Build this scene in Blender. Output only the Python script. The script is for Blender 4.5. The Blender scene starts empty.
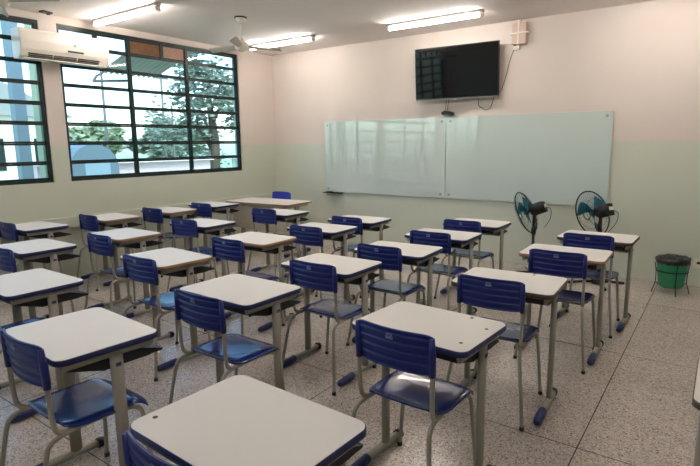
import bpy, bmesh, math, random
from mathutils import Vector, Matrix
random.seed(7)
PI = math.pi
SC = bpy.context.scene
COL = SC.collection

# ------------------------------------------------------------------ helpers
def lin(v):
    v = v / 255.0
    return v / 12.92 if v <= 0.04045 else ((v + 0.055) / 1.055) ** 2.4
def rgb(r, g, b):
    return (lin(r), lin(g), lin(b), 1.0)

MATS = {}
def mat(name, col, rough=0.5, metal=0.0, noise=0.0, nscale=8.0, spec=0.5, bump=0.0, coat=0.0):
    if name in MATS: return MATS[name]
    m = bpy.data.materials.new(name); m.use_nodes = True
    nt = m.node_tree; b = nt.nodes['Principled BSDF']
    b.inputs['Base Color'].default_value = col
    b.inputs['Roughness'].default_value = rough
    b.inputs['Metallic'].default_value = metal
    b.inputs['Specular IOR Level'].default_value = spec
    b.inputs['Coat Weight'].default_value = coat
    tc = nt.nodes.new('ShaderNodeTexCoord')
    n = nt.nodes.new('ShaderNodeTexNoise'); n.inputs['Scale'].default_value = nscale
    n.inputs['Detail'].default_value = 4
    nt.links.new(tc.outputs['Object'], n.inputs['Vector'])
    if noise > 0:
        mx = nt.nodes.new('ShaderNodeMix'); mx.data_type = 'RGBA'
        mx.inputs[6].default_value = tuple(c * (1 - noise) for c in col[:3]) + (1,)
        mx.inputs[7].default_value = tuple(min(1, c * (1 + noise)) for c in col[:3]) + (1,)
        nt.links.new(n.outputs['Fac'], mx.inputs[0])
        nt.links.new(mx.outputs[2], b.inputs['Base Color'])
    if bump > 0:
        bp = nt.nodes.new('ShaderNodeBump'); bp.inputs['Strength'].default_value = bump
        bp.inputs['Distance'].default_value = 0.01
        nt.links.new(n.outputs['Fac'], bp.inputs['Height'])
        nt.links.new(bp.outputs['Normal'], b.inputs['Normal'])
    MATS[name] = m
    return m

def emit(name, col, strength):
    m = bpy.data.materials.new(name); m.use_nodes = True
    nt = m.node_tree; nt.nodes.clear()
    e = nt.nodes.new('ShaderNodeEmission'); e.inputs[0].default_value = col; e.inputs[1].default_value = strength
    o = nt.nodes.new('ShaderNodeOutputMaterial'); nt.links.new(e.outputs[0], o.inputs[0])
    return m

def box(bm, x0, x1, y0, y1, z0, z1, mi=0, M=None):
    vs = [bm.verts.new(Vector(p) if M is None else M @ Vector(p)) for p in
          ((x0,y0,z0),(x1,y0,z0),(x1,y1,z0),(x0,y1,z0),(x0,y0,z1),(x1,y0,z1),(x1,y1,z1),(x0,y1,z1))]
    for f in ((0,3,2,1),(4,5,6,7),(0,1,5,4),(1,2,6,5),(2,3,7,6),(3,0,4,7)):
        fc = bm.faces.new([vs[i] for i in f]); fc.material_index = mi

def tube(bm, pts, r, n=10, ry=None, smooth_div=0, closed=False, mi=0, caps=True):
    """sweep an (elliptical) section along points; r in the horizontal side direction, ry in the other"""
    pts = [Vector(p) for p in pts]
    if smooth_div:
        q = []
        m = len(pts)
        rng = range(m if closed else m - 1)
        for i in rng:
            p0 = pts[(i-1) % m] if (closed or i > 0) else pts[i]
            p1 = pts[i]; p2 = pts[(i+1) % m]
            p3 = pts[(i+2) % m] if (closed or i + 2 < m) else p2
            for k in range(smooth_div):
                t = k / smooth_div
                q.append(0.5*((2*p1)+(p2-p0)*t+(2*p0-5*p1+4*p2-p3)*t*t+(3*p1-3*p2+p3-p0)*t**3))
        if not closed: q.append(pts[-1])
        pts = q
    ry = ry or r
    rings = []
    N = len(pts); up0 = None
    for i, p in enumerate(pts):
        if closed: t = (pts[(i+1) % N] - pts[i-1]).normalized()
        else: t = (pts[min(i+1, N-1)] - pts[max(i-1, 0)]).normalized()
        if up0 is None:
            ref = Vector((0,0,1)) if abs(t.z) < 0.9 else Vector((0,1,0))
            a = t.cross(ref).normalized()
        else:
            a = (up0 - t * up0.dot(t)).normalized()
        up0 = a
        b = a.cross(t)
        rr = r[i] if isinstance(r, (list, tuple)) else r
        rb = rr if isinstance(r, (list, tuple)) else ry
        rings.append([bm.verts.new(p + a*rr*math.cos(2*PI*k/n) + b*rb*math.sin(2*PI*k/n)) for k in range(n)])
    for i in range(N if closed else N-1):
        A, B = rings[i], rings[(i+1) % N]
        for k in range(n):
            f = bm.faces.new((A[k], A[(k+1)%n], B[(k+1)%n], B[k])); f.smooth = True; f.material_index = mi
    if caps and not closed:
        f = bm.faces.new(rings[0][::-1]); f.material_index = mi
        f = bm.faces.new(rings[-1]); f.material_index = mi

def lathe(bm, prof, c=(0,0,0), n=24, axis='z', mi=0, M=None):
    """prof = [(radius, height)]"""
    c = Vector(c); rings = []
    for r, h in prof:
        ring = []
        for k in range(n):
            a = 2*PI*k/n
            v = Vector((r*math.cos(a), r*math.sin(a), h))
            if axis == 'y': v = Vector((v.x, v.z, -v.y))
            if axis == 'x': v = Vector((v.z, v.x, v.y))
            if M is not None: v = M @ v
            ring.append(bm.verts.new(v + c))
        rings.append(ring)
    for i in range(len(rings)-1):
        for k in range(n):
            f = bm.faces.new((rings[i][k], rings[i][(k+1)%n], rings[i+1][(k+1)%n], rings[i+1][k]))
            f.smooth = True; f.material_index = mi
    for ring in (rings[0][::-1], rings[-1]):
        f = bm.faces.new(ring); f.material_index = mi

def rrect(w, d, r, n=6):
    out = []
    for cx, cy, a0 in ((w/2-r, d/2-r, 0), (-w/2+r, d/2-r, PI/2), (-w/2+r, -d/2+r, PI), (w/2-r, -d/2+r, 1.5*PI)):
        for k in range(n+1):
            a = a0 + k*PI/2/n
            out.append((cx + r*math.cos(a), cy + r*math.sin(a)))
    return out
def prism(bm, pts, z0, z1, mi=0, ax='z'):
    def P(p, z):
        if ax == 'z': return (p[0], p[1], z)
        if ax == 'x': return (z, p[0], p[1])
        return (p[0], z, p[1])
    A = [bm.verts.new(P(p, z0)) for p in pts]; B = [bm.verts.new(P(p, z1)) for p in pts]
    n = len(pts)
    for k in range(n):
        f = bm.faces.new((A[k], A[(k+1)%n], B[(k+1)%n], B[k])); f.material_index = mi
    f = bm.faces.new(A[::-1]); f.material_index = mi
    f = bm.faces.new(B); f.material_index = mi

def shell(bm, fn, nu, nv, th):
    """fn(s,t) -> (point, normal) for s,t in -1..1 ; closed slab of thickness th"""
    F = []; K = []
    for j in range(nv+1):
        a = []; b = []
        for i in range(nu+1):
            p, nrm = fn(-1+2*i/nu, -1+2*j/nv)
            a.append(bm.verts.new(p + nrm*th/2)); b.append(bm.verts.new(p - nrm*th/2))
        F.append(a); K.append(b)
    for j in range(nv):
        for i in range(nu):
            bm.faces.new((F[j][i], F[j][i+1], F[j+1][i+1], F[j+1][i])).smooth = True
            bm.faces.new((K[j][i], K[j+1][i], K[j+1][i+1], K[j][i+1])).smooth = True
    for i in range(nu):
        bm.faces.new((F[0][i], K[0][i], K[0][i+1], F[0][i+1])); bm.faces.new((F[nv][i], F[nv][i+1], K[nv][i+1], K[nv][i]))
    for j in range(nv):
        bm.faces.new((F[j][0], F[j+1][0], K[j+1][0], K[j][0])); bm.faces.new((F[j][nu], K[j][nu], K[j+1][nu], F[j+1][nu]))

def obj(name, bm, mats, parent=None, loc=None, bevel=0, rot=None):
    bmesh.ops.recalc_face_normals(bm, faces=bm.faces)
    me = bpy.data.meshes.new(name); bm.to_mesh(me); bm.free()
    for m in (mats if isinstance(mats, (list, tuple)) else [mats]): me.materials.append(m)
    o = bpy.data.objects.new(name, me); COL.objects.link(o)
    if loc: o.location = loc
    if rot: o.rotation_euler = rot
    if parent: o.parent = parent
    if bevel:
        b = o.modifiers.new('bevel', 'BEVEL'); b.width = bevel; b.segments = 2; b.limit_method = 'ANGLE'
    return o
def tag(o, label=None, cat=None, group=None, kind=None):
    if label: o['label'] = label
    if cat: o['category'] = cat
    if group: o['group'] = group
    if kind: o['kind'] = kind
    return o
def thing(name, label, cat, loc=(0,0,0), rz=0, group=None):
    o = bpy.data.objects.new(name, None); COL.objects.link(o)
    o.empty_display_size = 0.1
    o.location = loc; o.rotation_euler = (0,0,rz)
    return tag(o, label, cat, group)
def struct(o, label=None):
    o['kind'] = 'structure'
    if label: o['label'] = label
    return o
def kids(o): return [x for x in COL.objects if x.parent == o]
def copy_tree(o, parent=None):
    c = o.copy(); COL.objects.link(c)
    if parent: c.parent = parent
    for ch in kids(o): copy_tree(ch, c)
    return c
def B(): return bmesh.new()

# ------------------------------------------------------------------ materials
def wall_material(name, upper, lower, split=1.59):
    m = bpy.data.materials.new(name); m.use_nodes = True
    nt = m.node_tree; b = nt.nodes['Principled BSDF']
    tc = nt.nodes.new('ShaderNodeTexCoord'); sp = nt.nodes.new('ShaderNodeSeparateXYZ')
    nt.links.new(tc.outputs['Object'], sp.inputs[0])
    gt = nt.nodes.new('ShaderNodeMath'); gt.operation = 'GREATER_THAN'; gt.inputs[1].default_value = split
    nt.links.new(sp.outputs['Z'], gt.inputs[0])
    n = nt.nodes.new('ShaderNodeTexNoise'); n.inputs['Scale'].default_value = 1.6; n.inputs['Detail'].default_value = 6
    nt.links.new(tc.outputs['Object'], n.inputs['Vector'])
    mx = nt.nodes.new('ShaderNodeMix'); mx.data_type = 'RGBA'
    mx.inputs[6].default_value = lower; mx.inputs[7].default_value = upper
    nt.links.new(gt.outputs[0], mx.inputs[0])
    hs = nt.nodes.new('ShaderNodeHueSaturation')
    mr = nt.nodes.new('ShaderNodeMapRange'); mr.inputs['To Min'].default_value = 0.96; mr.inputs['To Max'].default_value = 1.04
    nt.links.new(n.outputs['Fac'], mr.inputs['Value']); nt.links.new(mr.outputs[0], hs.inputs['Value'])
    nt.links.new(mx.outputs[2], hs.inputs['Color']); nt.links.new(hs.outputs[0], b.inputs['Base Color'])
    r = nt.nodes.new('ShaderNodeMapRange'); r.inputs['To Min'].default_value = 0.38; r.inputs['To Max'].default_value = 0.7
    nt.links.new(gt.outputs[0], r.inputs['Value']); nt.links.new(r.outputs[0], b.inputs['Roughness'])
    n2 = nt.nodes.new('ShaderNodeTexNoise'); n2.inputs['Scale'].default_value = 90
    nt.links.new(tc.outputs['Object'], n2.inputs['Vector'])
    bp = nt.nodes.new('ShaderNodeBump'); bp.inputs['Strength'].default_value = 0.08; bp.inputs['Distance'].default_value = 0.004
    nt.links.new(n2.outputs['Fac'], bp.inputs['Height']); nt.links.new(bp.outputs['Normal'], b.inputs['Normal'])
    return m
M_wall = wall_material('two_tone_wall_paint', rgb(216,205,197), rgb(202,208,192))

def floor_material():
    m = bpy.data.materials.new('terrazzo'); m.use_nodes = True
    nt = m.node_tree; b = nt.nodes['Principled BSDF']; L = nt.links.new
    tc = nt.nodes.new('ShaderNodeTexCoord')
    v = nt.nodes.new('ShaderNodeTexVoronoi'); v.inputs['Scale'].default_value = 150
    L(tc.outputs['Object'], v.inputs['Vector'])
    sep = nt.nodes.new('ShaderNodeSeparateColor'); L(v.outputs['Color'], sep.inputs[0])
    cr = nt.nodes.new('ShaderNodeValToRGB'); cr.color_ramp.interpolation = 'CONSTANT'
    e = cr.color_ramp.elements
    e[0].position = 0; e[0].color = rgb(186,176,166)
    e[1].position = 0.32; e[1].color = rgb(204,194,184)
    for p, c in ((0.58, rgb(170,160,150)), (0.76, rgb(214,206,197)), (0.88, rgb(146,135,126)), (0.96, rgb(108,98,91))):
        x = e.new(p); x.color = c
    L(sep.outputs[0], cr.inputs[0])
    # wear and cloudiness
    n = nt.nodes.new('ShaderNodeTexNoise'); n.inputs['Scale'].default_value = 1.1; n.inputs['Detail'].default_value = 5
    L(tc.outputs['Object'], n.inputs['Vector'])
    mr = nt.nodes.new('ShaderNodeMapRange'); mr.inputs['From Min'].default_value = 0.3; mr.inputs['From Max'].default_value = 0.7
    mr.inputs['To Min'].default_value = 0.86; mr.inputs['To Max'].default_value = 1.06
    L(n.outputs['Fac'], mr.inputs['Value'])
    hs = nt.nodes.new('ShaderNodeHueSaturation'); L(mr.outputs[0], hs.inputs['Value']); L(cr.outputs[0], hs.inputs['Color'])
    # joints: strips every 1.5 m
    sp = nt.nodes.new('ShaderNodeSeparateXYZ'); L(tc.outputs['Object'], sp.inputs[0])
    def joint(out, off):
        a = nt.nodes.new('ShaderNodeMath'); a.operation = 'ADD'; a.inputs[1].default_value = off; L(out, a.inputs[0])
        w = nt.nodes.new('ShaderNodeMath'); w.operation = 'PINGPONG'; w.inputs[1].default_value = 0.75; L(a.outputs[0], w.inputs[0])
        l = nt.nodes.new('ShaderNodeMath'); l.operation = 'LESS_THAN'; l.inputs[1].default_value = 0.003; L(w.outputs[0], l.inputs[0])
        return l.outputs[0]
    j1 = joint(sp.outputs['X'], 0.06); j2 = joint(sp.outputs['Y'], 1.02)
    mxm = nt.nodes.new('ShaderNodeMath'); mxm.operation = 'MAXIMUM'; L(j1, mxm.inputs[0]); L(j2, mxm.inputs[1])
    mx = nt.nodes.new('ShaderNodeMix'); mx.data_type = 'RGBA'; mx.inputs[7].default_value = rgb(72,62,56)
    L(mxm.outputs[0], mx.inputs[0]); L(hs.outputs[0], mx.inputs[6]); L(mx.outputs[2], b.inputs['Base Color'])
    rr = nt.nodes.new('ShaderNodeMapRange'); rr.inputs['To Min'].default_value = 0.15; rr.inputs['To Max'].default_value = 0.26
    L(n.outputs['Fac'], rr.inputs['Value']); L(rr.outputs[0], b.inputs['Roughness'])
    b.inputs['Specular IOR Level'].default_value = 0.5
    return m
M_floor = floor_material()

def glass_material(name, tint, refl=0.06):
    m = bpy.data.materials.new(name); m.use_nodes = True
    nt = m.node_tree; nt.nodes.clear(); L = nt.links.new
    o = nt.nodes.new('ShaderNodeOutputMaterial')
    t = nt.nodes.new('ShaderNodeBsdfTransparent'); t.inputs[0].default_value = tint
    g = nt.nodes.new('ShaderNodeBsdfGlossy'); g.inputs['Roughness'].default_value = 0.03
    f = nt.nodes.new('ShaderNodeFresnel'); f.inputs[0].default_value = 1.35
    ge = nt.nodes.new('ShaderNodeNewGeometry'); sb = nt.nodes.new('ShaderNodeMath'); sb.operation = 'SUBTRACT'; sb.inputs[0].default_value = 1.0; L(ge.outputs['Backfacing'], sb.inputs[1])
    mu = nt.nodes.new('ShaderNodeMath'); mu.operation = 'MULTIPLY'; L(f.outputs[0], mu.inputs[0]); L(sb.outputs[0], mu.inputs[1])
    mx = nt.nodes.new('ShaderNodeMixShader'); L(mu.outputs[0], mx.inputs[0]); L(t.outputs[0], mx.inputs[1]); L(g.outputs[0], mx.inputs[2])
    L(mx.outputs[0], o.inputs[0])
    return m
M_glass = glass_material('window_glass', (0.74,0.865,0.895,1))

M_ceil = mat('ceiling_paint', rgb(238,229,225), 0.85, noise=0.03, nscale=2)
M_frame = mat('dark_green_steel', rgb(14,34,30), 0.45)
M_white = mat('white_laminate', rgb(228,226,220), 0.52, noise=0.02, nscale=5)
M_blue_edge = mat('blue_edge_plastic', rgb(27,37,92), 0.45)
M_tan_edge = mat('tan_edge_band', rgb(160,128,96), 0.6, noise=0.12, nscale=30)
M_dark_edge = mat('dark_worn_edge', rgb(84,70,62), 0.6, noise=0.2, nscale=30)
M_blue = mat('blue_chair_plastic', rgb(19,37,116), 0.36, noise=0.04, nscale=10)
M_seat = mat('blue_seat_plastic', rgb(30,52,128), 0.24, noise=0.06, nscale=12, coat=0.25)  # same plastic as the backrest; seat sheen partly put into the lighter colour
M_blue2 = mat('bright_blue_plastic', rgb(40,58,176), 0.4)
M_shoe = mat('navy_foot_plastic', rgb(30,42,96), 0.5)
M_grey = mat('grey_painted_steel', rgb(158,154,142), 0.4, noise=0.03)
M_black = mat('black_plastic', rgb(20,20,22), 0.42)
M_tray = mat('black_tray_plastic', rgb(30,30,32), 0.5)
M_offw = mat('off_white_plastic', rgb(228,220,208), 0.4)
M_ac = mat('cream_ac_plastic', rgb(236,228,216), 0.3)
M_tube = emit('fluorescent_tube_light', (1.0,0.92,0.85,1), 27.0)
M_screen = mat('tv_screen', rgb(10,12,14), 0.04, spec=0.5)
M_silver = mat('silver_trim', rgb(150,150,150), 0.35, metal=0.8)
M_board = mat('green_tinted_glass_board', rgb(202,217,212), 0.05, coat=1.0, spec=0.9, noise=0.02, nscale=1.5)
M_board.node_tree.nodes['Principled BSDF'].inputs['Coat IOR'].default_value = 1.7
M_green = mat('green_bin_plastic', rgb(36,142,102), 0.4)
M_bag = mat('black_bin_bag', rgb(28,24,26), 0.3, bump=0.9, nscale=40)
M_wire = mat('dark_wire', rgb(25,25,25), 0.5, metal=0.4)
M_teal = mat('teal_fan_blade', rgb(24,104,126), 0.35)
M_card = mat('brown_rusty_sheet', rgb(120,84,58), 0.8, noise=0.5, nscale=14, bump=0.4)
M_card2 = mat('reddish_speckled_sheet', rgb(176,140,124), 0.8, noise=0.5, nscale=60)
M_sticker = mat('blue_sticker', rgb(50,66,120), 0.5)
M_label = mat('white_print', rgb(120,130,176), 0.5)
M_tdesk = mat('beige_table_laminate', rgb(228,222,212), 0.4, noise=0.04)
M_panel = mat('light_beige_panel', rgb(188,178,160), 0.5)

# ------------------------------------------------------------------ room shell
RX, RY, RZ = 8.3, -9.8, 3.077
YW = [(-3.563, -0.778), (-6.55, -3.761), (-9.5, -6.75)]          # three windows in the left wall
ZW = (1.173, 2.997)

bm = B(); box(bm, 0, RX, RY, 0, -0.12, 0); struct(obj('floor', bm, M_floor), 'speckled grey-brown terrazzo floor with thin dark joints')
bm = B(); box(bm, -0.15, RX+0.15, RY-0.15, 0.15, RZ, RZ+0.15); struct(obj('ceiling', bm, M_ceil), 'plain off-white ceiling')
bm = B(); box(bm, -0.15, RX+0.15, 0, 0.15, -0.12, RZ); struct(obj('wall_back', bm, M_wall), 'cream and sage green painted wall behind the glass board')
bm = B(); box(bm, RX, RX+0.15, RY, 0, -0.12, RZ); struct(obj('wall_right', bm, M_wall), 'two-tone right wall')
bm = B(); box(bm, -0.15, RX+0.15, RY-0.15, RY, -0.12, RZ); struct(obj('wall_front', bm, M_wall), 'two-tone wall behind the camera')
bm = B()
box(bm, -0.15, 0, RY, 0, -0.12, ZW[0]); box(bm, -0.15, 0, RY, 0, ZW[1], RZ)
ys = [0] + [v for w in YW for v in (w[1], w[0])] + [RY]
for i in range(0, len(ys), 2): box(bm, -0.15, 0, ys[i+1], ys[i], ZW[0], ZW[1])
struct(obj('wall_left', bm, M_wall), 'cream and sage green wall holding the windows')
bm = B(); box(bm, 0, 0.045, RY, 0, 0.615, 0.75); struct(obj('trim_1', bm, M_wall, bevel=0.004), 'shallow painted ledge band along the window wall')

def make_window(idx, y0, y1, sheets):
    W = bpy.data.objects.new('window_%d' % idx, None); COL.objects.link(W)
    struct(W, ['wide dark green steel window nearest the board', 'dark green steel window behind the air conditioner', 'rearmost dark green steel window'][idx-1])
    W.location = (-0.05, y0, ZW[0])
    w = y1 - y0; h = ZW[1] - ZW[0]; fr = 0.035
    bm = B()
    for a in ((0, w, 0, fr), (0, w, h-fr, h)): box(bm, -0.03, 0.03, a[0], a[1], a[2], a[3])
    box(bm, -0.03, 0.03, 0, fr, fr, h-fr); box(bm, -0.03, 0.03, w-fr, w, fr, h-fr)
    cx = [0, w*0.328, w*0.652, w]
    for c in cx[1:3]: box(bm, -0.025, 0.025, c-0.022, c+0.022, fr, h-fr)
    rh = h / 8
    # extra uprights in the top row of the two left bays
    for k in (0, 1):
        c = (cx[k] + cx[k+1]) / 2 + (0.02 if k == 0 else 0.05)
        box(bm, -0.02, 0.02, c-0.025, c+0.025, h-rh, h-fr)
    obj('window_frame', bm, M_frame, W)
    for k in range(3):
        for r in range(8):                       # r = 0 bottom
            a0 = cx[k] + (fr if k == 0 else 0.022); a1 = cx[k+1] - (fr if k == 2 else 0.022)
            b0 = r*rh + (fr if r == 0 else 0.0005); b1 = (r+1)*rh - (fr if r == 7 else 0.0005)
            tilt = 0.0
            if k < 2 and 1 <= r <= 6 and idx == 1: tilt = math.radians((0, 2, 3, 3, 2, 2, 1)[r])
            bw = 0.022
            hw, hh = (a1-a0)/2, (b1-b0)/2
            bm = B()
            box(bm, -0.012, 0.012, -hw, hw, -hh, -hh+bw); box(bm, -0.012, 0.012, -hw, hw, hh-bw, hh)
            box(bm, -0.010, 0.010, -hw, -hw+0.010, -hh+bw, hh-bw); box(bm, -0.010, 0.010, hw-0.010, hw, -hh+bw, hh-bw)
            s = obj('sash', bm, M_frame, W, loc=(0, (a0+a1)/2, (b0+b1)/2), rot=(0, tilt, 0))
            if sheets and k == 1 and r == 7:
                cc = (cx[1]+cx[2])/2 + 0.05 - (a0+a1)/2
                bm = B(); box(bm, -0.006, 0.006, -hw+0.01, cc-0.025, -hh+bw, hh-bw); obj('brown_sheet', bm, M_card, s)
                bm = B(); box(bm, -0.006, 0.006, cc+0.025, hw-0.01, -hh+bw, hh-bw); obj('brown_sheet', bm, M_card2, s)['label'] = 'reddish speckled sheet'
            else:
                bm = B(); box(bm, -0.002, 0.002, -hw+0.010, hw-0.010, -hh+bw, hh-bw); obj('pane', bm, M_glass, s)
    return W
for i, (a, b_) in enumerate(YW): make_window(i+1, a, b_, i == 0)

# ------------------------------------------------------------------ student desk
def make_desk():
    root = thing('student_desk', 'x', 'desk')
    bm = B(); prism(bm, rrect(0.596, 0.446, 0.043, 7), 0.752, 0.762)
    obj('desktop', bm, M_white, root)
    bm = B()
    o_, i_ = rrect(0.604, 0.454, 0.047, 7), rrect(0.594, 0.444, 0.042, 7)
    n = len(o_)
    rows = [[bm.verts.new((p[0], p[1], z)) for p in ring] for ring, z in ((i_, 0.7605), (o_, 0.758), (o_, 0.737), (i_, 0.734))]
    for a in range(3):
        for k in range(n): bm.faces.new((rows[a][k], rows[a][(k+1)%n], rows[a+1][(k+1)%n], rows[a+1][k])).smooth = True
    bm.faces.new(rows[3])
    bm.faces.new(rows[0][::-1])
    obj('edge_band', bm, M_blue_edge, root)
    for sx in (-1, 1):
        bm = B(); x = sx*0.262
        tube(bm, [(x, -0.195, 0.716), (x, 0.19, 0.716)], 0.013, 8, ry=0.018)
        # oval upright
        A = [(x + 0.017*math.cos(t*PI/6), 0.03 + 0.03*math.sin(t*PI/6)) for t in range(12)]
        prism(bm, A, 0.045, 0.712)
        for f in bm.faces: f.smooth = len(f.verts) == 4
        tube(bm, [(x, -0.16, 0.032), (x, 0.15, 0.032)], 0.021, 12, ry=0.02)
        fr = obj('side_frame', bm, M_grey, root)
        bm = B()
        tube(bm, [(x, -0.285, 0.022), (x, -0.27, 0.026), (x, -0.2, 0.028), (x, -0.13, 0.032)], [0.012, 0.022, 0.0255, 0.0245], 12)
        obj('foot_cap', bm, M_shoe, fr)['label'] = 'long navy foot sleeve'
        bm = B(); tube(bm, [(x, 0.135, 0.032), (x, 0.165, 0.03), (x, 0.172, 0.029)], [0.0265, 0.0265, 0.02], 12)
        obj('foot_cap', bm, M_black, fr)['label'] = 'round black end cap'
        if sx > 0:
            bm = B(); box(bm, x+0.0165, x+0.0185, 0.018, 0.042, 0.655, 0.672); obj('sticker', bm, M_sticker, fr)
        bm = B(); box(bm, x-0.002*sx-0.004, x-0.002*sx+0.004, 0.055, 0.072, 0.655, 0.667)
        lathe(bm, [(0.007,0),(0.008,0.004),(0.006,0.012)], (x, 0.066, 0.655), 8)
        obj('bolt', bm, M_black, fr)
    # book tray with raised far lip and pointed side cheeks
    bm = B()
    prism(bm, [(-0.165, 0.684), (-0.02, 0.640), (0.20, 0.640), (0.20, 0.645), (-0.02, 0.645), (-0.165, 0.689)], -0.238, 0.238, ax='x')
    box(bm, -0.238, 0.238, -0.168, -0.163, 0.684, 0.712)
    for sx in (-1, 1):
        prism(bm, [(-0.165, 0.684), (-0.02, 0.640), (0.255, 0.646), (0.264, 0.654), (0.12, 0.700), (0.06, 0.733), (-0.165, 0.733)], sx*0.238-0.003, sx*0.238+0.003, ax='x')
    prism(bm, [(0.19, 0.640), (0.264, 0.649), (0.264, 0.655), (0.19, 0.646)], -0.236, 0.236, ax='x')
    for k in range(5): box(bm, -0.2+k*0.1-0.006, -0.2+k*0.1+0.006, -0.02, 0.19, 0.645, 0.649)
    tr = obj('book_tray', bm, M_tray, root)
    bm = B(); box(bm, -0.245, 0.245, -0.128, -0.104, 0.70, 0.734); box(bm, -0.245, 0.245, 0.10, 0.124, 0.70, 0.734)
    obj('support_bar', bm, M_grey, root)
    return root

# ------------------------------------------------------------------ chair
def back_fn(s, t):
    x = s*0.195*(1 - 0.05*abs(t)**8)
    zt = t*0.092*(1 - 0.10*abs(s)**10)
    bow = 0.030*(1 - s*s)
    saw = (t*2.4 + 0.2) % 1.0
    rib = 0.0
    if abs(s) < 0.93: rib = 0.0045*(saw - 0.5)*2 * min(1, (0.93-abs(s))*8)
    y = -0.03 - bow - zt*0.10 - rib
    if t > 0.82: y += rib
    return Vector((x, y, zt)), Vector((s*0.28, -1, 0)).normalized()
def back_fn_plain(s, t):
    x = s*0.195*(1 - 0.08*abs(t)**6); zt = t*0.09*(1 - 0.12*abs(s)**8)
    return Vector((x, -0.03 - 0.03*(1-s*s) - zt*0.1, zt)), Vector((s*0.28, -1, 0)).normalized()
def seat_fn(s, t):
    w = 0.203*(1 - 0.10*max(0, t)**5 - 0.17*max(0, -t)**5)
    x = s*w; y = t*0.205*(1 - 0.10*abs(s)**4)
    z = 0.0
    if t > 0.55: z -= 0.05*((t-0.55)/0.45)**2
    if t < -0.6: z += 0.014*((-0.6-t)/0.4)**2
    z -= 0.012*(1-s*s)*(1 - t*t)
    z += -0.010*max(0, abs(s)-0.85)/0.15
    return Vector((x, y, z)), Vector((0, 0.25*max(0, t-0.55), 1)).normalized()

def make_chair(plain=False):
    root = thing('school_chair', 'x', 'chair')
    bm = B(); shell(bm, seat_fn, 20, 22, 0.007)
    # rolled rim under the seat sides
    obj('seat', bm, M_blue2 if plain else M_seat, root, loc=(0, 0.036, 0.460))
    bm = B(); shell(bm, back_fn_plain if plain else back_fn, 24, 44, 0.006)
    for sx in (-1, 1):
        tube(bm, [(sx*0.186, -0.042, 0.078), (sx*0.186, -0.037, 0.0), (sx*0.186, -0.034, -0.090)], [0.011, 0.0155, 0.0145], 10)
    bk = obj('backrest', bm, M_blue2 if plain else M_blue, root, loc=(0, -0.165, 0.740))
    if not plain:
        for nm in ('emblem',):
            bm = B()
            yb = -0.165 - 0.0
            box(bm, -0.018, 0.018, -0.0762, -0.0735, 0.046, 0.058)
            box(bm, -0.014, -0.002, -0.0762, -0.0735, 0.062, 0.070); box(bm, 0.002, 0.014, -0.0762, -0.0735, 0.062, 0.070)
            obj('emblem', bm, M_label, bk)
    for sx in (-1, 1):
        x = sx*0.172
        bm = B()
        tube(bm, [(sx*0.238, -0.295, 0.008), (sx*0.222, -0.272, 0.15), (sx*0.196, -0.238, 0.36), (sx*0.188, -0.215, 0.415), (sx*0.18, -0.165, 0.432),
                  (x, -0.05, 0.436), (x, 0.09, 0.432), (sx*0.178, 0.165, 0.415), (sx*0.186, 0.190, 0.37), (sx*0.203, 0.198, 0.18), (sx*0.218, 0.200, 0.008)], 0.0105, 10, smooth_div=4)
        lf = obj('leg_frame', bm, M_grey, root)
        for (fx, fy) in ((0.238, -0.295), (0.218, 0.200)):
            bm = B(); lathe(bm, [(0.0135, 0.0), (0.014, 0.004), (0.0125, 0.022)], (sx*fx, fy, 0), 10)
            obj('foot_cap', bm, M_black, lf)
        bm = B()
        tube(bm, [(sx*0.186, -0.205, 0.80), (sx*0.186, -0.201, 0.70), (sx*0.186, -0.198, 0.60), (sx*0.185, -0.195, 0.52), (sx*0.183, -0.186, 0.468), (sx*0.178, -0.155, 0.442), (sx*0.168, -0.09, 0.438), (sx*0.165, 0.03, 0.438)], 0.0105, 10, smooth_div=4)
        obj('back_post', bm, M_grey, root)
    bm = B(); tube(bm, [(-0.17, -0.09, 0.434), (0.17, -0.09, 0.434)], 0.009, 8); tube(bm, [(-0.17, 0.09, 0.428), (0.17, 0.09, 0.428)], 0.009, 8)
    obj('crossbar', bm, M_grey, root)
    return root

DESKS = {'1a':(5.579,-1.767,-0.016,'D'),'1b':(5.511,-2.627,0.025,'T'),'1c':(5.429,-3.668,0.048,'D'),'1d':(5.377,-4.649,-0.058,'B'),'1e':(5.339,-5.758,-0.040,'B'),
 '2a':(4.368,-1.565,0.006,'B'),'2b':(4.377,-2.395,0.038,'B'),'2c':(4.370,-3.198,0.058,'B'),'2d':(4.232,-3.902,0.007,'B'),'2e':(4.178,-4.717,-0.014,'B'),'2f':(4.104,-5.625,-0.064,'B'),
 '3a':(3.164,-1.997,0.034,'B'),'3b':(3.178,-2.687,0.033,'B'),'3c':(3.050,-3.475,0.020,'T'),'3d':(3.042,-4.421,-0.068,'T'),'3e':(2.928,-5.359,0.001,'B'),
 '4a':(1.976,-2.018,0.017,'B'),'4b':(1.861,-3.122,0.035,'B'),'4c':(1.782,-4.002,-0.005,'T'),'4d':(1.705,-4.776,-0.003,'B'),
 '5a':(0.555,-1.877,0.016,'B'),'5b':(0.547,-2.614,0.063,'T'),'5c':(0.517,-3.409,-0.022,'T'),'5d':(0.494,-4.248,0.029,'B'),
 '0a':(6.725,-4.62,0.0,'D')}
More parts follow.
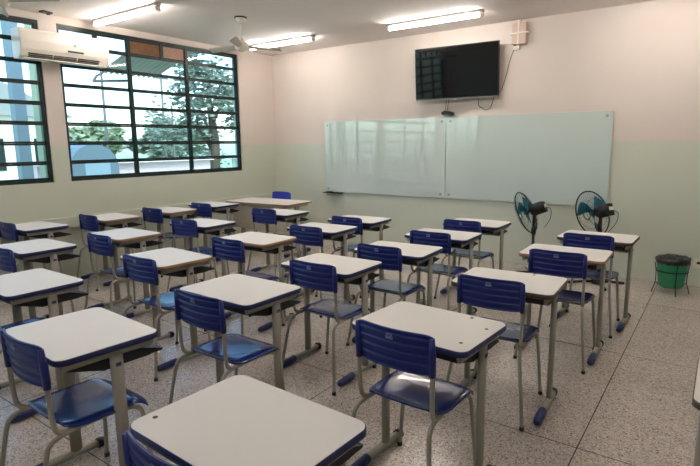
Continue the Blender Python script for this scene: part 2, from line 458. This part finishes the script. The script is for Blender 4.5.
CH = {'1a':(5.565,-2.120,0),'1b':(5.530,-2.960,0.006),'1c':(5.406,-3.935,0.035),'1d':(5.362,-4.940,-0.035),'1e':(5.355,-6.05,-0.03),
 '2a':(4.353,-1.920,0.0),'2b':(4.395,-2.702,0.0),'2c':(4.351,-3.465,0.0),'2d':(4.290,-4.185,-0.011),'2e':(4.255,-5.080,-0.016),'2f':(4.160,-5.892,-0.03),
 '3a':(3.225,-2.330,0.0),'3b':(3.265,-3.045,0.003),'3c':(3.140,-3.900,-0.031),'3d':(3.155,-4.715,-0.014),'3e':(2.93,-5.61,0),
 '4a':(1.96,-2.285,0.0),'4b':(1.870,-3.370,0.04),'4c':(2.008,-4.371,-0.03),'4d':(1.93,-5.11,0),
 '5a':(0.79,-2.285,0.0),'5b':(0.705,-2.965,0.0),'5c':(0.635,-3.735,-0.03),'5d':(0.47,-4.50,0)}
ORD = {'a':'first','b':'second','c':'third','d':'fourth','e':'fifth','f':'sixth'}
COLP = {'5':'in the line beside the window wall','4':'in the second line from the windows','3':'in the middle of the five lines',
        '2':'in the fourth line from the windows','1':'in the line nearest the floor fans'}
EDG = {'B':('navy-edged', M_blue_edge), 'T':('tan-edged', M_tan_edge), 'D':('dark-edged', M_dark_edge)}
proto = make_desk(); first = True
edge_mesh = {}
edge_orig = [c for c in kids(proto) if c.name.startswith('edge_band')][0].data
for k, (x, y, a, e) in DESKS.items():
    o = proto if first else copy_tree(proto)
    first = False
    o.location = (x, y, 0); o.rotation_euler = (0, 0, a)
    if k[0] == '0': o['label'] = 'dark-edged student desk cut off by the right edge of the photo'
    else: o['label'] = '%s white student desk, %s from the board %s' % (EDG[e][0], ORD[k[1]], COLP[k[0]])
    o['group'] = 'student desks in lines'
    eb = [c for c in kids(o) if c.name.startswith('edge_band')][0]
    eb.data = edge_orig
    if e != 'B':
        if e not in edge_mesh:
            me = edge_orig.copy(); me.materials[0] = EDG[e][1]; edge_mesh[e] = me
        eb.data = edge_mesh[e]
    # dark plugs / chips that the photo shows on two desktops
    spots = {'1d':[(0.13,0.19),(0.25,0.09),(0.235,-0.13)], '1e':[(-0.262,-0.145)], '1c':[(0.10,0.19)]}.get(k, [])
    top = [c for c in kids(o) if c.name.startswith('desktop')][0]
    for (px, py) in spots:
        bm = B(); lathe(bm, [(0.0085, 0.7612), (0.0085, 0.7626), (0.006, 0.763)], (px, py, 0), 12); obj('screw_plug', bm, M_black, top)
cp = make_chair(); first = True
for k, (x, y, a) in CH.items():
    o = cp if first else copy_tree(cp)
    first = False
    # x,y is where the top of the backrest stands; the chair origin is in front of it
    o.location = (x - 0.205*math.sin(a), y + 0.205*math.cos(a), 0); o.rotation_euler = (0, 0, a)
    o['label'] = 'blue chair at the %s desk from the board %s' % (ORD[k[1]], COLP[k[0]])
    o['group'] = 'blue student chairs'

# ------------------------------------------------------------------ teacher's table and chair
t = thing('teacher_table', 'long beige teacher table with front panel in the corner by the windows', 'table', (0.93, -1.16, 0), 0.06)
bm = B(); prism(bm, rrect(1.2, 0.60, 0.04, 6), 0.735, 0.760); obj('tabletop', bm, M_tdesk, t)
bm = B()
o_ = rrect(1.206, 0.606, 0.043, 6)
prism(bm, o_, 0.733, 0.757); obj('edge_band', bm, M_tan_edge, t)
bm = B(); box(bm, -0.50, 0.50, -0.235, -0.22, 0.36, 0.715); obj('front_panel', bm, M_panel, t)
for sx in (-1, 1):
    bm = B(); x = sx*0.53
    tube(bm, [(x, -0.27, 0.715), (x, 0.27, 0.715)], 0.015, 8, ry=0.018)
    box(bm, x-0.018, x+0.018, -0.03, 0.03, 0.05, 0.71)
    tube(bm, [(x, -0.22, 0.03), (x, 0.22, 0.03)], 0.022, 10)
    box(bm, x-0.015, x+0.015, -0.235, -0.02, 0.55, 0.58)
    s = obj('side_frame', bm, M_grey, t)
    for sy in (-1, 1):
        bm = B(); tube(bm, [(x, sy*0.21, 0.03), (x, sy*0.29, 0.027), (x, sy*0.30, 0.025)], [0.0265, 0.0265, 0.018], 10); obj('foot_cap', bm, M_shoe, s)
tc_ = make_chair(True); tc_.location = (0.60, -0.72, 0); tc_.rotation_euler = (0, 0, PI)
tag(tc_, 'plain bright blue chair behind the teacher table', 'chair')

# ------------------------------------------------------------------ glass boards on the back wall
def board(x0, x1, label):
    t = thing('glass_board', label, 'board', ((x0+x1)/2, -0.028, 0.821), 0, 'glass writing boards')
    w = x1 - x0; h = 1.114
    bm = B(); box(bm, -w/2, w/2, -0.004, 0.004, 0, h); obj('glass_panel', bm, M_board, t, bevel=0.001)
    for sx in (-1, 1):
        for z in (0.055, h-0.055):
            bm = B(); lathe(bm, [(0.016, -0.014), (0.016, -0.006), (0.009, -0.005), (0.009, 0.027)], (sx*(w/2-0.06), 0, z), 14, 'y'); obj('standoff', bm, M_silver, t)
board(1.141, 3.262, 'left pane of the pale green glass writing board')
board(3.270, 5.345, 'right pane of the pale green glass writing board, above the fans')
t = thing('marker_tray', 'small black marker tray below the left corner of the glass board', 'tray', (1.30, -0.05, 0.806))
bm = B(); box(bm, -0.17, 0.17, -0.045, 0.02, -0.004, 0.004); box(bm, -0.17, 0.17, -0.049, -0.043, -0.004, 0.014); box(bm, -0.17, 0.17, 0.02, 0.05, -0.004, 0.012)
obj('shelf', bm, M_black, t)
bm = B(); tube(bm, [(-0.12, -0.012, 0.015), (0.0, -0.012, 0.015)], 0.009, 10); mk = tag(obj('marker', bm, M_black, loc=(1.30, -0.05, 0.806)), 'black marker pen lying on the marker tray', 'marker')

# ------------------------------------------------------------------ television
t = thing('television', 'large black flat television mounted on the wall above the glass board', 'television', (3.437, -0.135, 2.505), 0)
t.rotation_euler = (math.radians(4.5), 0, math.radians(3))
bm = B(); box(bm, -0.578, 0.578, -0.022, 0.012, -0.34, 0.34); obj('casing', bm, M_black, t, bevel=0.006)
bm = B(); box(bm, -0.566, 0.566, -0.025, -0.022, -0.315, 0.330); obj('screen', bm, M_screen, t)
bm = B(); box(bm, -0.574, 0.574, -0.027, -0.02, -0.343, -0.328); obj('bottom_trim', bm, M_silver, t)
bm = B(); box(bm, -0.25, 0.25, 0.012, 0.04, -0.2, 0.2); box(bm, -0.2, -0.16, 0.04, 0.085, -0.18, 0.22); box(bm, 0.16, 0.2, 0.04, 0.085, -0.18, 0.22); obj('wall_bracket', bm, M_black, t)
bm = B(); box(bm, -0.02, 0.02, -0.03, -0.02, -0.352, -0.341); obj('status_light', bm, M_offw, t)
bm = B(); tube(bm, [(3.975, -0.03, 2.19), (4.02, -0.025, 2.25), (4.07, -0.012, 2.42), (4.11, -0.010, 2.60), (4.165, -0.012, 2.745)], 0.0035, 6, smooth_div=6)
tag(obj('power_cable', bm, M_black), 'thin dark cable running from the television up to the wall socket', 'cable')
bm = B(); tube(bm, [(3.72, -0.03, 2.22), (3.72, -0.02, 2.08), (3.78, -0.02, 2.03), (3.83, -0.02, 2.01), (3.89, -0.02, 2.05), (3.94, -0.03, 2.22)], 0.0045, 6, smooth_div=6)
tag(obj('signal_cable', bm, M_black), 'thin cable hanging in a loop below the television', 'cable')
t = thing('cable_connector', 'black connector blocks dangling below the television on two thin wires', 'connector', (3.28, -0.05, 1.985))
bm = B(); prism(bm, rrect(0.115, 0.05, 0.02, 4), -0.022, 0.022, ax='y'); bmesh.ops.rotate(bm, cent=(0,0,0), matrix=Matrix.Rotation(0.25, 3, 'Y'), verts=bm.verts); obj('connector_body', bm, M_black, t, loc=(0.045, 0, 0.0))
bm = B(); prism(bm, rrect(0.07, 0.045, 0.015, 4), -0.02, 0.02, ax='y'); bmesh.ops.rotate(bm, cent=(0,0,0), matrix=Matrix.Rotation(-0.4, 3, 'Y'), verts=bm.verts); obj('connector_body', bm, M_black, t, loc=(-0.04, 0.005, 0.01))
for dx, xt in ((-0.03, -0.02), (0.0, 0.02)):
    bm = B(); tube(bm, [(dx, 0.01, 0.01), (dx+0.005, 0.02, 0.1), (xt, 0.02, 0.20)], 0.0035, 6, smooth_div=4); obj('wire', bm, M_wire, t)

# vented box with crossed straps, at the top of the wall
t = thing('junction_box', 'beige vented box in white crossed straps high beside the television', 'box', (4.235, 0.0, 2.91))
bm = B(); box(bm, -0.085, 0.085, -0.09, 0, -0.13, 0.12)
for k in range(7): box(bm, -0.075, 0.075, -0.094, -0.09, -0.11+k*0.032, -0.098+k*0.032)
obj('casing', bm, mat('beige_box_plastic', rgb(206,184,170), 0.6), t, bevel=0.006)
bm = B(); box(bm, -0.012, 0.006, -0.102, -0.094, -0.14, 0.15); box(bm, -0.11, 0.12, -0.102, -0.094, -0.012, 0.006)
box(bm, -0.012, 0.006, -0.1, 0, 0.14, 0.148); box(bm, -0.11, -0.104, -0.1, 0, -0.012, 0.006); box(bm, 0.114, 0.12, -0.1, 0, -0.012, 0.006)
obj('strap', bm, M_offw, t)
t = thing('wall_socket', 'small white socket with a black plug just under the strapped box', 'socket', (4.185, 0, 2.765))
bm = B(); box(bm, -0.03, 0.045, -0.03, 0, -0.045, 0.035); obj('plate', bm, M_offw, t, bevel=0.004)
bm = B(); tube(bm, [(-0.012, -0.028, 0.022), (-0.012, -0.06, 0.022)], 0.015, 10); obj('plug', bm, M_black, t)
t = thing('wall_socket', 'white double socket low on the wall beside the green bin', 'socket', (6.34, 0, 0.265))
bm = B(); prism(bm, rrect(0.17, 0.105, 0.02, 4), -0.012, 0, ax='y'); obj('plate', bm, M_offw, t)
for dx in (-0.035, 0.035):
    bm = B(); prism(bm, [(p[0]+dx, p[1]) for p in rrect(0.045, 0.028, 0.01, 4)], -0.0135, -0.012, ax='y'); obj('outlet', bm, M_black, t)

# ------------------------------------------------------------------ air conditioner
t = thing('air_conditioner', 'cream split air conditioner on the wall between the two windows', 'air conditioner', (0, -3.56, 2.70))
bm = B()
prof = [(0.0,-0.155),(0.12,-0.165),(0.175,-0.135),(0.205,-0.06),(0.212,0.03),(0.205,0.13),(0.185,0.158),(0.0,0.162)]
A = [bm.verts.new((p[0], -0.50, p[1])) for p in prof]; C_ = [bm.verts.new((p[0], 0.50, p[1])) for p in prof]
for k in range(len(prof)): bm.faces.new((A[k], A[(k+1)%8], C_[(k+1)%8], C_[k]))
bm.faces.new(A[::-1]); bm.faces.new(C_)
obj('casing', bm, M_ac, t, bevel=0.012)
bm = B()
for k in range(3):
    for s in range(3):
        y0 = -0.42 + s*0.27; z = -0.105 - k*0.020; xx = 0.192 - k*0.010
        box(bm, xx-0.01, xx+0.006, y0, y0+0.25, z-0.005, z+0.005)
obj('air_slot', bm, M_black, t)
bm = B(); box(bm, 0.13, 0.190, -0.47, 0.47, -0.163, -0.150); obj('louvre', bm, M_ac, t, bevel=0.003)
bm = B(); box(bm, 0.20, 0.214, 0.0, 0.18, -0.048, -0.030); obj('display_strip', bm, M_black, t)
bm = B(); box(bm, 0.205, 0.215, 0.07, 0.10, 0.02, 0.05); obj('badge', bm, M_silver, t)

# ------------------------------------------------------------------ lamps
LF = [(0.78,-3.18,'fluorescent batten on the ceiling above the air conditioner'),(1.03,-0.90,'fluorescent batten on the ceiling beyond the ceiling fan'),(3.42,-0.80,'fluorescent batten on the ceiling in front of the television'),
      (3.42,-3.15,''),(5.9,-0.95,''),(5.9,-3.2,''),(1.0,-5.8,''),(3.5,-5.8,''),(6.2,-7.6,'')]  # unlabelled battens are invented, out of view, to light the rest of the room
def make_lamp():
    t = thing('fluorescent_lamp', 'x', 'ceiling lamp')
    bm = B(); box(bm, -0.64, 0.64, -0.03, 0.03, -0.03, 0.0); obj('lamp_base', bm, mat('grey_lamp_base', rgb(165,160,155), 0.5), t, bevel=0.005)
    bm = B(); tube(bm, [(-0.60, 0, -0.062), (0.60, 0, -0.062)], 0.0165, 14); obj('lamp_tube', bm, M_tube, t)
    for sx in (-1, 1):
        bm = B(); box(bm, sx*0.615-0.018, sx*0.615+0.018, -0.028, 0.028, -0.082, -0.033); obj('lamp_holder', bm, M_offw, t, bevel=0.004)
    return t
lp = make_lamp()
for i, (x, y, l) in enumerate(LF):
    o = lp if i == 0 else copy_tree(lp)
    o.location = (x, y, RZ)
    o['label'] = l or ('added unseen fluorescent batten %s' % ['over the middle desks', 'over the front right corner', 'over the right desks', 'over the rear left desks', 'behind the camera', 'in the rear right corner'][i-3])
    o['group'] = 'ceiling fluorescent battens'

def ceiling_fan(loc, rz, label):
    t = thing('ceiling_fan', label, 'ceiling fan', loc, rz, 'white ceiling fans')
    bm = B(); lathe(bm, [(0.035, -0.07), (0.05, -0.05), (0.062, -0.012), (0.065, 0)], n=20); obj('canopy', bm, M_offw, t)
    bm = B(); lathe(bm, [(0.072, -0.014), (0.075, 0)], n=20); obj('mount_ring', bm, M_black, t)
    bm = B(); tube(bm, [(0,0,-0.06), (0,0,-0.27)], 0.011, 10); obj('down_rod', bm, M_offw, t)
    bm = B(); lathe(bm, [(0.018, -0.24), (0.03, -0.275), (0.065, -0.295), (0.08, -0.32), (0.08, -0.35), (0.06, -0.375), (0.03, -0.385)], n=24); obj('motor', bm, M_offw, t)
    for k in range(3):
        a = k*2*PI/3
        bm = B(); M = Matrix.Rotation(a, 4, 'Z')
        def fn(s, tt):
            r = 0.09 + (tt+1)/2*0.41
            w = (0.028 + 0.018*(tt+1)/2)*(1 - 0.35*max(0, tt-0.8)/0.2)
            return M @ Vector((r, s*w, -0.335 + s*0.020)), Vector((0,0,1))
        shell(bm, fn, 4, 12, 0.006); obj('blade', bm, mat('shaded_white_blade', rgb(176,168,158), 0.5), t)  # white blades; shade put into the colour, darker than the motor
    return t
ceiling_fan((1.62, -2.21, RZ), math.radians(66), 'white ceiling fan hanging in front of the wide window')
ceiling_fan((1.62, -4.80, RZ), math.radians(35), 'white ceiling fan cut off by the top left corner of the photo')
t = thing('ceiling_bracket', 'small black bracket on the ceiling above the air conditioner', 'bracket', (0.12, -3.72, RZ), 0.3)
bm = B(); box(bm, -0.035, 0.035, -0.06, 0.06, -0.018, 0); lathe(bm, [(0.02,-0.03),(0.02,-0.01)], (0,0.03,0), 10); obj('plate', bm, M_black, t)

# ------------------------------------------------------------------ pedestal fans
def pedestal_fan(loc, az, tilt, label, zc):
    t = thing('pedestal_fan', label, 'fan', loc, 0, 'black pedestal fans')
    # base: four tubular feet, pole
    bm = B()
    for k in range(4):
        a = k*PI/2 + 0.5
        tube(bm, [(0,0,0.035), (0.16*math.cos(a), 0.16*math.sin(a), 0.03), (0.30*math.cos(a), 0.30*math.sin(a), 0.016)], 0.015, 8)
    lathe(bm, [(0.05,0.01),(0.05,0.05),(0.03,0.08)], n=16)
    obj('base', bm, M_black, t)
    bm = B(); tube(bm, [(0,0,0.05), (0,0,zc-0.26)], 0.017, 12); obj('pole', bm, M_black, t)
    bm = B(); lathe(bm, [(0.028, zc-0.30), (0.03, zc-0.24), (0.022, zc-0.20)], n=12)
    tube(bm, [(0,0,zc-0.22), (0,0,zc-0.03)], 0.02, 10); obj('neck', bm, M_black, t)
    # head: local +Y is the blowing direction
    R = Matrix.Rotation(az, 4, 'Z') @ Matrix.Rotation(tilt, 4, 'X')
    def place(o): o.matrix_local = Matrix.Translation((0,0,zc)) @ R; return o
    bm = B(); lathe(bm, [(0.04,-0.13),(0.06,-0.12),(0.07,-0.08),(0.07,0.03),(0.04,0.05),(0.02,0.055),(0.012,0.11)], n=20, axis='y'); box(bm, -0.035, 0.035, -0.13, 0.02, -0.075, 0.055)
    place(obj('motor_housing', bm, M_black, t))
    bm = B(); box(bm, -0.035, 0.035, -0.137, -0.132, -0.02, 0.02); place(obj('rating_plate', bm, M_offw, t))
    bm = B()
    def ring(r, y, rr): tube(bm, [(r*math.cos(k*PI/20), y, r*math.sin(k*PI/20)) for k in range(40)], rr, 6, closed=True)
    RC = 0.258
    ring(RC, 0.11, 0.0075); ring(RC*0.62, 0.055, 0.002); ring(RC*0.62, 0.165, 0.002); ring(0.06, 0.04, 0.004); ring(0.05, 0.19, 0.005)
    for k in range(40):
        a = k*PI/20; c, s = math.cos(a), math.sin(a)
        tube(bm, [(0.05*c, 0.04, 0.05*s), (0.17*c, 0.052, 0.17*s), (0.235*c, 0.075, 0.235*s), (RC*c, 0.11, RC*s)], 0.0009, 4)
        tube(bm, [(0.05*c, 0.19, 0.05*s), (0.17*c, 0.168, 0.17*s), (0.235*c, 0.145, 0.235*s), (RC*c, 0.11, RC*s)], 0.0009, 4)
    place(obj('cage', bm, M_wire, t))
    for k in range(3):
        a0 = k*2*PI/3 + 0.4
        bm = B()
        def fn(s, tt):
            r = 0.035 + (tt+1)/2*0.195
            w = 0.20 + 0.20*math.sin((tt+1)/2*PI*0.8)
            a = a0 + s*w + 0.35*(tt+1)/2
            return Vector((r*math.cos(a), 0.105 + s*0.022, r*math.sin(a))), Vector((0,1,0))
        shell(bm, fn, 6, 10, 0.003); place(obj('fan_blade', bm, M_teal, t))
    bm = B(); lathe(bm, [(0.035,0.085),(0.038,0.10),(0.03,0.13),(0.01,0.135)], n=16, axis='y'); place(obj('hub', bm, M_teal, t))
    bm = B(); tube(bm, [(0.0,-0.12,-0.02),(0.05,-0.16,-0.06),(0.04,-0.12,-0.16),(0.0,-0.03,-0.24)], 0.0035, 6, smooth_div=6); place(obj('cord', bm, M_wire, t))
    return t
pedestal_fan((4.645, -0.48, 0), math.radians(88), math.radians(-24), 'black pedestal fan with teal blades, left of the two, seen almost edge-on', 0.80)
pedestal_fan((5.37, -0.50, 0), math.radians(62), math.radians(-20), 'black pedestal fan with teal blades, nearer the bin, its cage more open to view', 0.83)

# ------------------------------------------------------------------ bin
t = thing('waste_bin', 'round green waste bin lined with a black bag in a wire stand', 'bin', (6.085, -0.46, 0))
bm = B(); lathe(bm, [(0.112,0.080),(0.118,0.09),(0.148,0.36),(0.152,0.365),(0.148,0.368),(0.10,0.34)], n=32); obj('bucket', bm, M_green, t)
bm = B()
rings = []
for (r, z) in ((0.150,0.325),(0.158,0.345),(0.163,0.372),(0.152,0.392),(0.128,0.385),(0.095,0.400),(0.045,0.398)):
    rings.append([bm.verts.new((r*(1+0.03*random.uniform(-1,1))*math.cos(k*PI/18), r*(1+0.03*random.uniform(-1,1))*math.sin(k*PI/18), z+random.uniform(-0.008,0.008))) for k in range(36)])
for i in range(len(rings)-1):
    for k in range(36): bm.faces.new((rings[i][k], rings[i][(k+1)%36], rings[i+1][(k+1)%36], rings[i+1][k])).smooth = True
bm.faces.new(rings[-1])
obj('bin_bag', bm, M_bag, t)
bm = B()
tube(bm, [(0.146*math.cos(k*PI/16), 0.146*math.sin(k*PI/16), 0.245) for k in range(32)], 0.006, 6, closed=True)
tube(bm, [(0.10*math.cos(k*PI/16), 0.10*math.sin(k*PI/16), 0.078) for k in range(32)], 0.005, 6, closed=True)
for k in range(4):
    a = k*PI/2 + 0.35; c, s = math.cos(a), math.sin(a)
    tube(bm, [(0.165*c, 0.165*s, 0.33), (0.148*c, 0.148*s, 0.245), (0.145*c, 0.145*s, 0.12), (0.178*c, 0.178*s, 0.003)], 0.0045, 6)
    tube(bm, [(0.145*c, 0.145*s, 0.12), (0.10*c, 0.10*s, 0.078)], 0.004, 6)
obj('wire_stand', bm, M_wire, t)

# ------------------------------------------------------------------ outside
M_grass = mat('lawn', rgb(160,178,140), 0.9, noise=0.3, nscale=3)
M_leaf = mat('tree_leaves', rgb(130,142,128), 0.8, noise=0.35, nscale=2)
M_leaf2 = mat('pale_tree_leaves', rgb(160,170,140), 0.8, noise=0.35, nscale=2)
M_bark = mat('bark', rgb(90,76,64), 0.9, noise=0.3, nscale=12)
M_plaster = mat('pale_pink_plaster', rgb(214,190,190), 0.8, noise=0.06)
M_coping = mat('white_coping', rgb(246,226,230), 0.7)
M_roof = mat('grey_roof_sheet', rgb(150,150,146), 0.6, noise=0.1)
M_awn = mat('pale_fibre_cement', rgb(226,214,206), 0.8, noise=0.05)
M_pblue = mat('pale_blue_paint', rgb(112,128,136), 0.5)
M_pgreen = mat('pale_green_paint', rgb(172,180,150), 0.6)
M_wood = mat('grey_pole', rgb(110,108,104), 0.8)
GZ = -0.35
bm = B(); box(bm, -90, -0.16, -40, 70, GZ-0.2, GZ)
tag(struct(obj('ground', bm, M_grass)), 'green lawn outside the windows')

def tree(loc, h, r, n, m, label, trunk=True, leaf=0.16, seed=1):
    random.seed(seed)
    t = thing('tree', label, 'tree', loc, 0, 'trees outside the windows')
    bm = B()
    tube(bm, [(0,0,0), (0.1,0.05,h*0.35), (0,-0.05,h*0.62)], [0.06*r+0.08, 0.05*r+0.05, 0.04*r+0.02], 8)
    for k in range(6):
        a = k*1.05 + seed; tube(bm, [(0,0,h*(0.3+0.05*k)), (0.5*r*math.cos(a), 0.5*r*math.sin(a), h*(0.5+0.05*k))], [0.035*r, 0.015*r], 6)
    obj('trunk', bm, M_bark, t)
    bm = B()
    cl = [Vector((random.gauss(0,0.46)*r, random.gauss(0,0.42)*r, h*0.66 + random.gauss(0,0.17)*h)) for _ in range(26)]
    for i in range(n):
        c = random.choice(cl) + Vector((random.gauss(0,1),random.gauss(0,1),random.gauss(0,1)))*0.12*r
        R = Matrix.Rotation(random.uniform(0,6.28),3,'Z') @ Matrix.Rotation(random.uniform(0,6.28),3,'X')
        s = leaf*random.uniform(0.6,1.3)
        v = [bm.verts.new(c + R @ Vector(p)*s) for p in ((-1,0,0),(0,-0.5,0.12),(1,0,0),(0,0.5,0.12))]
        bm.faces.new(v)
    obj('foliage', bm, m, t)
tree((-8.0, 5.3, GZ), 5.6, 1.9, 4200, M_leaf, 'leafy tree close beyond the right bay of the wide window', seed=3, leaf=0.11)
ft = [(-27, 8.5, 3.3, 1.7, M_leaf), (-31, 13.5, 3.5, 2.1, M_leaf2), (-28, 16.8, 3.3, 1.9, M_leaf), (-33, 22.5, 3.9, 2.3, M_leaf2), (-27, 4.6, 3.3, 1.5, M_leaf2), (-24, 0.2, 4.0, 1.7, M_leaf)]
FL = ['dark green tree behind the leftmost utility pole', 'pale green tree in the far row behind the lawn, second', 'dark tree in the middle of the far tree row', 'pale tree at the right end of the far tree row', 'pale tree beside the white house', 'dark tree behind the white house']
for i, (x, y, h, r, m) in enumerate(ft): tree((x, y, GZ), h, r, 2200, m, FL[i], seed=10+i, leaf=0.34)

for (x, y, h, l) in ((-15, 5.52, 5.0, 'thin grey utility pole in the left bay of the window'), (-15, 8.37, 4.9, 'thin grey utility pole in the middle bay of the window'), (-17, 10.3, 3.6, 'shorter grey pole right of the middle pole')):
    t = thing('utility_pole', l, 'pole', (x, y, GZ))
    bm = B(); tube(bm, [(0,0,0), (0,0,h-GZ)], [0.07, 0.05], 10); obj('pole', bm, M_wood, t)
    bm = B(); box(bm, -0.04, 0.04, -0.35, 0.35, h-GZ-0.32, h-GZ-0.24); obj('crossarm', bm, M_wood, t)
t = thing('garden_wall', 'low pale pink plastered wall on the lawn outside the window', 'wall', (-5, 0, GZ))
bm = B(); box(bm, -0.1, 0.1, -1.8, 2.6, 0, 1.55); obj('wall_body', bm, M_plaster, t)
bm = B(); box(bm, -0.32, 0.22, -1.85, 2.65, 1.55, 1.62); obj('coping', bm, M_coping, t)
t = thing('garden_wall', 'short low wall outside the window bay nearest the board', 'wall', (-5, 4.0, GZ))
bm = B(); box(bm, -0.1, 0.1, -0.45, 1.2, 0, 1.55); obj('wall_body', bm, mat('grey_green_plaster', rgb(168,186,170), 0.8, noise=0.05), t)
bm = B(); box(bm, -0.32, 0.22, -0.5, 1.25, 1.55, 1.62); obj('coping', bm, M_coping, t)
t = thing('utility_cabinet', 'pale blue round-topped cabinet standing outside the lower left panes', 'cabinet', (-4.2, -1.15, GZ))
bm = B(); prism(bm, [(-0.5,0),(0.5,0),(0.5,1.5)] + [(0.5*math.cos(a*PI/12), 1.5+0.48*math.sin(a*PI/12)) for a in range(1,12)] + [(-0.5,1.5)], -0.35, 0.35, ax='x'); obj('cabinet_body', bm, M_pblue, t)
bm = B(); box(bm, 0.35, 0.37, -0.22, 0.30, 0.95, 1.62); obj('door_panel', bm, mat('light_blue_panel', rgb(150,168,178), 0.4), t)
t = thing('awning', 'pale corrugated awning outside the top of the wide window', 'awning', (-0.16, 0, 0))
bm = B()
N = 60; y0, y1 = -2.32, -1.40
top = []; bot = []
for i in range(N+1):
    y = y0 + (y1-y0)*i/N; dz = 0.02*math.sin(i*1.05)
    top.append([bm.verts.new((0, y, 3.03+dz)), bm.verts.new((-1.15, y, 2.70+dz))]); bot.append([bm.verts.new((0, y, 3.02+dz)), bm.verts.new((-1.15, y, 2.685+dz))])
for i in range(N):
    bm.faces.new((top[i][0], top[i][1], top[i+1][1], top[i+1][0])); bm.faces.new((bot[i][0], bot[i+1][0], bot[i+1][1], bot[i][1]))
    bm.faces.new((top[i][1], bot[i][1], bot[i+1][1], top[i+1][1]))
obj('roof_sheet', bm, M_awn, t)
bm = B()
tube(bm, [(-1.1, -2.28, 2.73), (-1.05, -2.36, 2.66), (-1.0, -2.48, 2.60), (-0.95, -2.56, 2.52), (-0.02, -2.62, 2.45)], 0.018, 8)
obj('bracket', bm, M_wood, t)
t = thing('porch_column', 'pale blue column outside the window behind the air conditioner', 'column', (-3.0, -2.81, GZ))
bm = B(); box(bm, -0.08, 0.08, -0.09, 0.09, 0, 4.6); obj('shaft', bm, M_pblue, t)
t = thing('porch_column', 'pale green column outside the window, next to the wall pier', 'column', (-1.0, -3.36, GZ))
bm = B(); box(bm, -0.08, 0.08, -0.075, 0.075, 0, 4.2); obj('shaft', bm, M_pgreen, t)
t = thing('house', 'small white house with grey roof far beyond the left window', 'house', (-14, 0.9, GZ))
bm = B(); box(bm, -2, 2, -2.2, 1.4, 0, 2.9); obj('house_wall', bm, M_offw, t)
bm = B(); prism(bm, [(-2.5, 2.9), (1.7, 2.9), (-0.4, 3.9)], -2.2, 2.2, ax='x'); obj('roof', bm, M_roof, t)
for y in (-1.2, 0.4):
    bm = B(); box(bm, 2.0, 2.03, y, y+0.7, 1.2, 2.2); obj('window', bm, M_frame, t)

# ------------------------------------------------------------------ world, light, camera
w = bpy.data.worlds.new('World'); SC.world = w; w.use_nodes = True
nt = w.node_tree; bg = nt.nodes['Background']
sky = nt.nodes.new('ShaderNodeTexSky'); sky.sky_type = 'NISHITA'; sky.sun_disc = False
sky.sun_elevation = math.radians(48); sky.sun_rotation = math.radians(120); sky.air_density = 1.0; sky.dust_density = 1.5; sky.ozone_density = 1.2
nt.links.new(sky.outputs[0], bg.inputs['Color']); bg.inputs['Strength'].default_value = 0.30
sl = bpy.data.lights.new('sun', 'SUN'); sl.energy = 1.3; sl.angle = 0.02; sl.color = (1, 0.95, 0.88)
so = bpy.data.objects.new('sun', sl); COL.objects.link(so)
so.rotation_euler = Vector((-0.62, 0.30, -0.85)).to_track_quat('-Z', 'Y').to_euler()

cam = bpy.data.cameras.new('camera'); co = bpy.data.objects.new('camera', cam); COL.objects.link(co)
R = Vector((0.81354048, 0.58142795, -0.00966627)); U = Vector((-0.09084964, 0.14350133, 0.98547131)); F = Vector((-0.57436768, 0.80084263, -0.16956666))
mw = Matrix(((R.x, U.x, -F.x, 6.4425), (R.y, U.y, -F.y, -6.7557), (R.z, U.z, -F.z, 1.5951), (0,0,0,1)))
co.matrix_world = mw
cam.sensor_fit = 'HORIZONTAL'; cam.sensor_width = 36.0; cam.lens = 521.16/700*36.0; cam.clip_start = 0.05; cam.clip_end = 300
SC.camera = co
SC.view_settings.view_transform = 'Standard'; SC.view_settings.look = 'None'
SC.view_settings.exposure = 1.32; SC.view_settings.gamma = 1.0; SC.view_settings.use_curve_mapping = False
